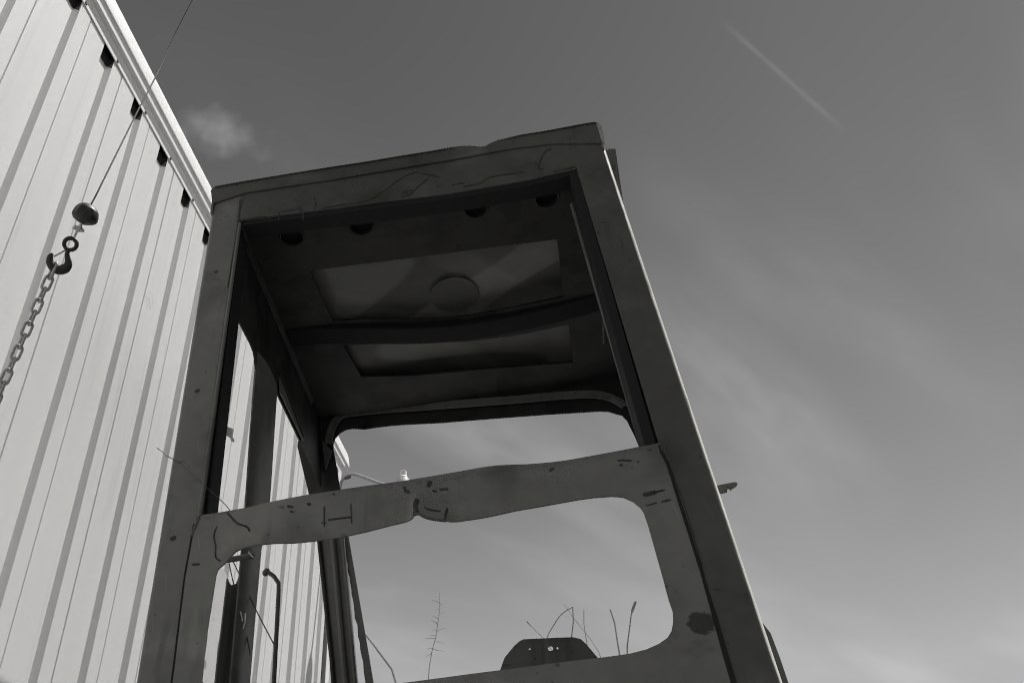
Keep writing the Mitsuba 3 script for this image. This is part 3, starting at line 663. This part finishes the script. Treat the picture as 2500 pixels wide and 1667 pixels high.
# inside: ceiling with two cut-outs and four round holes, roof skin above, sagging bow between
w1, w2 = sg.Polygon(CWIN1), sg.Polygon(CWIN2)
ceil = sg.Polygon([(-0.662, 0.10), (0.632, 0.10), (0.86, 1.36), (0.7273, 1.44), (-0.4968, 1.36), (-0.662, 1.33)])
ceil = ceil.difference(w1).difference(w2)
for hx_, hy_ in HOLES[:4]:
    ceil = ceil.difference(sg.Point(hx_, hy_).buffer(0.041))
cm = fine(floor_plate(ceil, 2.600, 0.012), 0.07)
v = np.array(cm.vertices); v[:, 2] += 0.012 * (meshkit.fbm(v * [3.2, 3.2, 0], 3, 8) - 0.5); cm.vertices = v
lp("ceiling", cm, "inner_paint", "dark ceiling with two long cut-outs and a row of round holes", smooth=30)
for hx_, hy_ in HOLES[:4]:
    a = np.linspace(0, 2 * math.pi, 28, endpoint=False)
    dk_ = trimesh.creation.cylinder(0.047, 0.004, sections=28); dk_.apply_translation([hx_, hy_, 2.622]); lp("ceiling__hole_shade", dk_, "rubber")  # black disc stands in for the dark cavity behind the hole
    lp("ceiling__hole_rim", tube([(hx_ + 0.0455 * math.cos(t), hy_ + 0.0455 * math.sin(t), 2.597) for t in a], 0.004, 6, closed=True), "inner_paint")
gx, gy = np.meshgrid(np.linspace(-0.66, 0.80, 60), np.linspace(0.10, 1.42, 54))
gz = 2.672 + 0.030 * np.sin(3.3 * gx + 1.0 + 2.0 * gy) * np.sin(4.1 * gy + 0.6) + 0.02 * (meshkit.fbm(np.stack([gx * 3, gy * 3, gx * 0], -1), 3, 6) - 0.5)
ny_, nx_ = gx.shape
sv = np.stack([gx, gy, gz], -1).reshape(-1, 3)
sf_ = [[i * nx_ + j, (i + 1) * nx_ + j + 1, i * nx_ + j + 1] for i in range(ny_ - 1) for j in range(nx_ - 1)] + [[i * nx_ + j, (i + 1) * nx_ + j, (i + 1) * nx_ + j + 1] for i in range(ny_ - 1) for j in range(nx_ - 1)]
lp("roof_lining", trimesh.Trimesh(sv, sf_, process=False), "skin_paint", "paler buckled roof lining seen through the ceiling cut-outs", smooth=True)
dc = trimesh.creation.cylinder(0.105, 0.006, sections=48); dc.apply_translation([0.1028, 0.690, 2.662]); lp("cover_disc", dc, "inner_disc", "round cover disc hanging under the roof lining")
bow = [(-0.640, 0.745, 2.600), (-0.50, 0.755, 2.594), (-0.28, 0.795, 2.586), (-0.05, 0.835, 2.578), (0.15, 0.855, 2.578), (0.34, 0.855, 2.586), (0.60, 0.835, 2.596), (0.725, 0.815, 2.602)]
bp = smooth_path(bow, 30)
bm = trimesh.util.concatenate([hullpts([tuple(bp[k_] + [0, dy_, dz_]) for k_ in (i, i + 1) for dy_, dz_ in ((-0.052, 0.0), (0.040, 0.0), (-0.056, 0.03), (0.048, 0.03))], 0.008) for i in range(len(bp) - 1)])
lp("roof_bow", bm, "rubber", "sagging roof bow between the two ceiling cut-outs")

# building-side wall of the cab: rail, door post and corner
sidepoly = sg.Polygon([(0.10, 2.655), (1.44, 2.655), (1.44, 2.264), (1.0661, 2.2644), (0.6929, 2.255), (0.689, 2.08), (0.4225, 2.0), (0.4211, 2.1642), (0.4026, 2.2004), (0.3828, 2.219), (0.3406, 2.2242), (0.2814, 2.2198), (0.2191, 2.2154), (0.10, 2.212)])
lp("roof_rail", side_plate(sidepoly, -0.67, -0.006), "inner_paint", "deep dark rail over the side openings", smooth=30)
lp("roof_rail__lip", hullpts([(-0.668, 0.70, 2.345), (-0.668, 1.085, 2.300), (-0.661, 0.70, 2.263), (-0.661, 1.065, 2.272)], 0.003), "front_paint", "bevelled lip along the rear side opening, painted paler for bounced light")  # paler paint stands in for light bounced off wall and ground
lp("roof_rail__lip", hullpts([(-0.667, 0.70, 2.365), (-0.667, 1.09, 2.320)], 0.005), "inner_paint")
lp("roof_rail__lip", hullpts([(-0.655, 0.12, 2.602), (-0.655, 1.2, 2.602), (-0.668, 0.12, 2.585), (-0.668, 1.2, 2.585)], 0.005), "inner_paint")
# door post: half-round pressed section
ax_ = np.linspace(-1, 1, 17)
dv, df = [], []
zz_ = np.r_[np.linspace(0.1, 1.5, 6), np.linspace(1.6, 2.25, 8)]
for z in zz_:
    y0 = np.interp(z, [0.1, 1.33, 1.56, 1.9, 2.16], [0.435, 0.441, 0.440, 0.4225, 0.4211]); y1 = np.interp(z, [0.1, 1.117, 1.5, 1.58, 1.75, 2.09], [0.585, 0.6016, 0.625, 0.672, 0.690, 0.689])
    yc, hw = (y0 + y1) / 2, (y1 - y0) / 2
    dv += [[-0.67 + 0.018 * (1 - abs(a) ** 3.2), yc + hw * a, z] for a in ax_] + [[-0.675, yc + hw * a, z] for a in ax_[::-1]]
q_ = 34
for i in range(len(zz_) - 1):
    for j in range(q_):
        j2 = (j + 1) % q_
        df += [[i * q_ + j, i * q_ + j2, (i + 1) * q_ + j2], [i * q_ + j, (i + 1) * q_ + j2, (i + 1) * q_ + j]]
lp("door_post", trimesh.Trimesh(np.array(dv), df, process=False), "cab_paint", "rounded door post on the building side", smooth=30)
# lower side plate with a rounded notch
dk = [(0.39, 0.10), (0.398, 1.0408), (0.4057, 1.1204), (0.4141, 1.2989), (0.4281, 1.2916), (0.4522, 1.2918), (0.4696, 1.303), (0.4803, 1.3095), (0.4985, 1.3196), (0.5165, 1.3485), (0.5268, 1.3756), (0.58, 1.40), (0.61, 0.10)]
lp("side_plate", side_plate(dk, -0.700, -0.004), "cab_paint", "lower side plate with a rounded notch", smooth=30)
lp("side_plate", side_plate([(0.70, 0.10), (1.70, 0.10), (1.62, 0.55), (0.70, 0.55)], -0.716, -0.012), "cab_paint")
# rear frame, raked
RK = lambda z: 1.40 + 0.25 * (2.55 - z)


def rear(poly, thick, dy=0.0, name="rear_frame", bsdf="inner_paint", label=None):
    m = fine(plate(poly, thick), 0.10)
    v = np.array(m.vertices); v[:, 1] += RK(v[:, 2]) + dy; m.vertices = v
    lp(name, m, bsdf, label, smooth=30)


R2 = [(x, z) for x, y, z in REAR]
rear(sg.Polygon([(-0.79, 2.50), (-0.76, 2.66), (0.95, 2.62), (0.97, 2.20), (0.852, 2.22)] + R2[::-1] + [(-0.584, 2.20), (-0.73, 2.20)]), 0.006, label="dark rear header over the rear window opening")
rear([(-0.735, 2.2005), (-0.706, 2.066), (-0.674, 1.5214), (-0.655, 1.0), (-0.65, 0.5), (-0.53, 0.5), (-0.545, 1.0), (-0.5658, 1.5092), (-0.5842, 2.0312), (-0.5845, 2.1995)], 0.05, name="rear_post", bsdf="cab_paint", label="rear post on the building side, bent")
rear([(0.853, 2.2195), (0.88, 1.5), (0.90, 0.5), (1.02, 0.5), (0.99, 1.5), (0.97, 2.1995)], 0.05, name="rear_post", bsdf="cab_paint")


def on_rear(x, z, dy):
    return (x, RK(z) + dy, z)


lp("rear_post__flange", tube([on_rear(-0.590, 2.19, -0.008), on_rear(-0.588, 2.03, -0.008), on_rear(-0.571, 1.51, -0.008), on_rear(-0.550, 1.0, -0.008), on_rear(-0.536, 0.52, -0.008)], 0.011, 10), "cab_paint")
lp("rear_post__flange", tube([on_rear(-0.645, 2.24, -0.016), on_rear(-0.633, 2.03, -0.016), on_rear(-0.612, 1.51, -0.016), on_rear(-0.59, 1.0, -0.016), on_rear(-0.585, 0.52, -0.016)], 0.014, 10), "cab_paint")
lp("rear_post__flange", tube([on_rear(-0.725, 2.24, -0.012), on_rear(-0.698, 2.03, -0.012), on_rear(-0.664, 1.51, -0.012), on_rear(-0.645, 1.0, -0.012)], 0.010, 10), "inner_paint")
bvl = smooth_path([on_rear(-0.625, 2.47, -0.03), on_rear(-0.60, 2.56, -0.03), on_rear(-0.535, 2.615, -0.03), on_rear(-0.44, 2.612, -0.03), on_rear(-0.05, 2.585, -0.03), on_rear(0.30, 2.560, -0.03), on_rear(0.67, 2.532, -0.03), on_rear(0.75, 2.505, -0.03), on_rear(0.815, 2.452, -0.03)], 44)
bl2 = sg.LineString([(q[0], q[2]) for q in bvl]).buffer(0.0185, cap_style=2, join_style=1)
bmv = fine(plate(bl2, 0.006), 0.05)
v = np.array(bmv.vertices)
v[:, 1] += RK(v[:, 2]) - 0.034
bmv.vertices = v
lp("rear_frame__bevel", bmv, "front_paint", "paler bevelled band along the rear header", smooth=30)
lp("gusset", hullpts([on_rear(-0.655, 2.49, -0.03), on_rear(-0.615, 2.43, -0.03), on_rear(-0.645, 2.35, -0.03)], 0.004), "cab_paint")
lp("gusset", hullpts([on_rear(0.76, 2.50, -0.035), on_rear(0.83, 2.45, -0.035), on_rear(0.79, 2.455, -0.03)], 0.004), "cab_paint")
# torn strip hanging beside the rear post
jz_ = np.linspace(2.25, 0.7, 60)
jl = [np.interp(z, [0.7, 1.51, 2.0341, 2.3], [-0.45, -0.5336, -0.5898, -0.617]) + rng.uniform(-0.0035, 0.0035) for z in jz_]
jr = [np.interp(z, [0.7, 1.51, 2.0341, 2.3], [-0.412, -0.5007, -0.5612, -0.59]) for z in jz_]
jm = plate(list(zip(jl, jz_)) + list(zip(jr, jz_))[::-1], 0.008); v = np.array(jm.vertices); v[:, 1] += 1.55 + 0.25 * (2.0 - v[:, 2]); jm.vertices = v
lp("seal_strip", jm, "rubber" if False else "cab_paint", "ragged strip hanging beside the rear post", smooth=30)
# unseen far side of the cab: panel added to keep the sun out
far = sg.Polygon([(0.112, 0.12), (1.80, 0.12), (1.46, 2.62), (0.112, 2.62)])
fp = side_plate(far, 0.0, 0.01); v = np.array(fp.vertices); v[:, 0] += 0.640 + 0.165 * np.clip(v[:, 1] - 0.1, 0, 1.4); fp.vertices = v
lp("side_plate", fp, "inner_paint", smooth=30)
# lower body: floor and rear sheet, out of sight from here
lp("floor_plate", box(-0.74, 0.74, 0.01, 1.75, 0.06, 0.10), "cab_paint")
rear([(-0.65, 0.5), (0.90, 0.5), (0.92, 0.12), (-0.65, 0.12)], 0.03, name="rear_frame")
# small things fixed to the cab
tp_ = [(x, z) for x, z in TRAP[:8]]
trap = sg.Polygon([tp_[0]] + tp_[1:7] + [tp_[7], (0.44, 0.92), (0.09, 0.93)]).buffer(0.004).buffer(-0.004)
trap = trap.difference(sg.Point(TRAP[8]).buffer(0.0032)).difference(sg.Point(TRAP[10]).buffer(0.0082)).difference(sg.Polygon([(TRAP[12][0] + 0.0028 * math.cos(t), TRAP[12][1] + 0.005 * math.sin(t)) for t in np.linspace(0, 6.28, 14)]))
tm = plate(trap, 0.006); tm.apply_translation([0, 0.60, 0]); lp("bracket_plate", tm, "cab_paint", "round-shouldered bracket plate with three holes", smooth=30)
lp("bracket_plate", box(0.10, 0.43, 0.606, 0.64, 0.10, 0.94, 0.004), "cab_paint")
lev = smooth_path([(x, 0.70, z) for x, z in LEVER] + [(-0.620, 0.70, 0.11)], 40)
lp("control_lever", [tube(lev, 0.0075, 10), hullpts([(LEVER[0][0], 0.70, LEVER[0][1]), (LEVER[0][0] - 0.004, 0.70, LEVER[0][1] - 0.006)], 0.0115)], "dark_steel", "thin upright rod with a bent knobbed top")
bar = [(x, 0.30, z) for x, z in ((-0.68, 1.297), (-0.617, 1.298), (-0.598, 1.300))]
lp("cross_strap", [hullpts([(-0.69, 0.30, 1.2975), (-0.585, 0.30, 1.2995)], 0.009)], "cab_paint")
lp("cross_strap__pin", hullpts([(-0.5927, 0.29, 1.309), (-0.5772, 0.29, 1.2902)], 0.003), "bright_steel")
tb = hullpts([(-0.652, 0.15, 1.690), (-0.630, 0.15, 1.676), (-0.652, 0.15, 1.665), (-0.632, 0.15, 1.648)], 0.004)
lp("tab_bracket", [tb, hullpts([(-0.632, 0.15, 1.650), (-0.623, 0.15, 1.632), (-0.632, 0.16, 1.642)], 0.004)], "trim_paint", "small pale bracket inside the door opening")
ct = plate(sg.Polygon([(0.745, CATCH[0][1] - 0.008)] + [(x, z) for x, z in CATCH] + [(0.745, 1.215)]), 0.008); ct.apply_translation([0, 0.14, 0])
lp("door_catch", ct, "dark_steel", "notched catch sticking out past the sunlit post", smooth=30)
sv_ = plate([(0.745, 0.93), (0.800, 0.872), (0.8139, 0.835), (0.8165, 0.770), (0.8165, 0.70), (0.815, 0.35), (0.745, 0.35)], 0.01); sv_.apply_translation([0, 0.20, 0]); lp("side_flange", sv_, "cab_paint", smooth=30)
bx_ = plate(BOXP, 0.02); bx_.apply_translation([0, 0.62, 0]); lp("bracket_plate", bx_, "sheet_paint", "small pale plate behind the lower opening", smooth=30)
lp("loose_wire", tube(smooth_path(FRONT_WIRE, 40), 0.0013, 6), "dark_steel", "thin wire hooked across the post and crossbar end")
for nm, y in ((WIRE_A, 0.45), (WIRE_B, 0.50), (WIRE_C, 0.50)):
    lp("loose_wire", tube(smooth_path([(x, y, z) for x, z in nm], 14), 0.0020, 6), "dark_steel")
lp("loose_wire", [tube(smooth_path([(x, 0.45 + 0.01 * i, z) for i, (x, z) in enumerate(w_)], 24), 0.0028, 6) for w_ in (TWIST, TWIST2)], "bright_steel", "bright twisted end of wire")

# stand under the cab: four legs and rails down to the yard
S = "steel_stand"
tag(S, "steel test stand carrying the machine cab above the yard", "stand")
foot = []
for (x, y) in ((-0.70, 0.06), (0.70, 0.06), (-0.70, 1.68), (0.70, 1.68)):
    w = CAB_R @ (np.array([x, y, 0.055]) + [-0.23, 2.0, 0]) + CAM
    foot.append(w)
    put(S + "__leg", box(w[0] - 0.05, w[0] + 0.05, w[1] - 0.05, w[1] + 0.05, 0.0, w[2] + 0.0, 0.008), "dark_steel")
for a, b in ((0, 1), (2, 3), (0, 2), (1, 3)):
    put(S + "__rail", hullpts([foot[a] - [0, 0, 0.25], foot[b] - [0, 0, 0.25]], 0.03), "dark_steel")

# ------------------------------------------------------------------ hoist hook, cable and chain in front of the wall
H = "hoist_hook"
tag(H, "dark hoist hook below a round weight on a thin cable in front of the wall", "hook")
P = [np.array(q) for q in HOOKPTS]
cb = [np.array(q) for q in CABLE]
cdir = cb[2] - cb[1]
cpts = smooth_path([P[1], cb[0], cb[0] + (cb[1] - cb[0]) * 0.5, cb[1], cb[2], cb[2] + cdir * 6], 40)
put(H + "__cable", tube(cpts, 0.0027, 6), "dark_steel", "thin taut steel cable rising to the sky")
dn = P[3] - cb[0]; dn /= np.linalg.norm(dn)                   # pull direction, down the chain
view = P[1] - CAM; view /= np.linalg.norm(view)
sx_ = np.cross(dn, view); sx_ /= np.linalg.norm(sx_)             # across, in the picture's plane


def frame(o, z_axis, x_axis):
    z = z_axis / np.linalg.norm(z_axis); x = x_axis - (x_axis @ z) * z; x /= np.linalg.norm(x)
    M = np.eye(4); M[:3, 0], M[:3, 1], M[:3, 2], M[:3, 3] = x, np.cross(z, x), z, o
    return M


bz = -dn * 0.75 + np.array([0.0, 0.0, 1.0]) * 0.35
ball = trimesh.creation.revolve(np.array([[0, 0.037], [0.012, 0.0365], [0.025, 0.031], [0.035, 0.020], [0.0405, 0.006], [0.0415, -0.006], [0.039, -0.012], [0.031, -0.021], [0.016, -0.028], [0, -0.029]])[::-1], sections=11)
v = np.array(ball.vertices); v *= 1 + 0.10 * (meshkit.noise(v * 70, 3)[:, None] - 0.5); ball.vertices = v
ball.apply_transform(frame(P[1], bz, sx_)); put(H + "__weight", ball, "iron", "dark round cast weight with chipped rim", smooth=24)
put(H + "__swivel", [hullpts([P[1] + dn * 0.028, P[2] + dn * 0.004], 0.0055)], "bright_steel")
nut = trimesh.creation.cylinder(0.0105, 0.017, sections=6); nut.apply_transform(frame(P[3], dn, sx_)); put(H + "__swivel", [nut, hullpts([P[3] + sx_ * 0.010, P[3] + sx_ * 0.014], 0.006), hullpts([P[3] - sx_ * 0.010, P[3] - sx_ * 0.012 + dn * 0.004], 0.006)], "bright_steel", "bright clamp between weight and hook")
put(H + "__swivel", hullpts([P[3] + dn * 0.008, P[5] - dn * 0.015], 0.0042), "bright_steel")
HC = P[5]
A2 = lambda a, b: HC + sx_ * SG * a + dn * b                        # picture-plane coordinates at the hook: a to the right, b along the pull
SG = 1.0 if (sx_ @ _r) > 0 else -1.0
ring = [A2(0.0185 * math.cos(t), 0.0185 * math.sin(t)) for t in np.linspace(0, 2 * math.pi, 32, endpoint=False)]
put(H + "__eye", tube(ring, 0.0066, 10, closed=True), "iron")
hk = smooth_path([A2(0.004, 0.020), A2(0.006, 0.034), A2(0.016, 0.048), A2(0.023, 0.062), A2(0.020, 0.078), A2(0.006, 0.090), A2(-0.012, 0.090), A2(-0.027, 0.080), A2(-0.034, 0.064), A2(-0.032, 0.052)], 40)
hr = np.interp(np.linspace(0, 1, 40), [0, 0.18, 0.42, 0.6, 0.8, 0.93, 1], [0.0065, 0.0085, 0.0165, 0.0155, 0.012, 0.0085, 0.004])
hm_ = tube(hk, hr, 12)
put(H + "__hook", hm_, "iron", "open dark hook")
put(H + "__latch", hullpts([A2(-0.004, 0.024), A2(-0.024, 0.058)], 0.0026), "chain_steel")

# chain: every link a part
ch = "chain"
tag(ch, "steel chain pulled taut from the hook down past the wall", "chain")
C0 = A2(-0.010, 0.079); C1 = P[9]
cd = C1 - C0; clen = np.linalg.norm(cd); cd /= clen
px = sx_ - (sx_ @ cd) * cd; px /= np.linalg.norm(px); pv = np.cross(cd, px)
a_ = np.linspace(0, math.pi, 9)
pitch, hw_, rr = 0.040, 0.0118, 0.0046
first = 0.056
pos = -0.006
i = 0
while pos < clen + 0.25:
    ln = first if i == 0 else pitch + 2 * rr
    wdir = (pv * 0.95 + px * 0.3) if i % 2 == 0 else (px * 0.95 - pv * 0.3)
    wv = hw_ if i else 0.012
    pts = [pos + wv - wv * math.sin(t) for t in a_], [wv * math.cos(t) for t in a_]
    loop = [C0 + cd * s + wdir * w for s, w in zip(*pts)] + [C0 + cd * (pos + ln - wv + wv * math.sin(t)) - wdir * wv * math.cos(t) for t in a_]
    put(ch + "__link", tube(loop, rr if i else 0.005, 8, closed=True), "chain_steel")
    pos += ln - 2 * rr * 1.05
    i += 1

# ------------------------------------------------------------------ dry reeds behind the cab
REED_GROUP = "dry reeds behind the cab"


def reed(path, r0, r1, label, extra=(), root=True):
    p = [np.array(q) for q in path]
    d_ = p[-1] - p[-2]; d_ /= np.linalg.norm(d_)
    tail = []
    if root:
        b = p[-1]; t = np.array([b[0] + d_[0] / max(0.25, -d_[2]) * b[2] * 0.25, b[1], 0.0])
        tail = [b + (t - b) * s + d_ * 0.0 for s in (0.15, 0.5, 1.0)]
    path_ = smooth_path(p + tail, 36)
    rad = np.linspace(r1, r0, 36)
    k = put("reed_stalk", [tube(path_, rad, 7)] + list(extra), "reed_mat", label, "reed", group=REED_GROUP)
    return k


def leaf(path, w):
    p = smooth_path([np.array(q) for q in path], 14)
    return tube(p, w * np.r_[0.5, np.linspace(1.0, 0.7, 13)], 6)


reed(REED_A, 0.009, 0.0042, "dry reed with a long bent-over leaf, rising behind the round-shouldered bracket plate", [leaf(REED_A2, 0.0042)])
reed(REED_B, 0.009, 0.0028, "thin straight dry reed just beyond the reed with the bent leaf")
reed(REED_C, 0.008, 0.0048, "dry reed with a short hooked tip, left one of a pair by the post")
reed(REED_D, 0.008, 0.004, "dry reed with a thick leaning seed head, right one of a pair by the post", [tube(smooth_path([REED_D[0], np.array(REED_D[0]) * 0.5 + np.array(REED_D[1]) * 0.5, REED_D[1]], 10), np.r_[0.004, np.full(8, 0.0085), 0.004], 8)])
reed(REED_E, 0.008, 0.003, "faint dry reed leaning left behind the bracket plate", [tube([np.array(REED_E[0]), np.array(REED_E[1])], [0.008, 0.004], 8)])
reed(REED_F, 0.008, 0.0022, "faint dry reed leaning steeply away to the upper left behind the bracket plate")
br = []
for (t, s, ln, up) in tuple((t + rng.uniform(-0.02, 0.02), s, ln * rng.uniform(0.5, 1.15), up + rng.uniform(-0.02, 0.015)) for t, s, ln, up in ((0.16, -1, 0.07, 0.02), (0.18, 1, 0.03, 0.03), (0.28, -1, 0.05, 0.01), (0.34, 1, 0.03, 0.02), (0.42, -1, 0.06, 0.02), (0.46, -1, 0.03, -0.02), (0.52, -1, 0.08, 0.03), (0.56, -1, 0.06, -0.03), (0.60, 1, 0.11, 0.035), (0.66, -1, 0.06, 0.0), (0.72, -1, 0.09, -0.01), (0.76, 1, 0.12, -0.025), (0.86, -1, 0.08, 0.0), (0.90, 1, 0.08, -0.02), (0.96, -1, 0.06, -0.02))):
    pp = smooth_path(REED_G, 60)[min(59, int(t * 59))]
    br.append(tube(smooth_path([pp, pp + [s * ln * 0.5, 0.02 * s, up * 0.7], pp + [s * ln, 0.03 * s, up]], 6), [0.0022, 0.002, 0.0019, 0.0017, 0.0014, 0.001], 5))
reed(REED_G, 0.009, 0.0020, "tall bare weed stalk with short side twigs beside the rear post", br)
reed(REED_H, 0.012, 0.007, "thick dry reed low beside the rear post, leaning left")
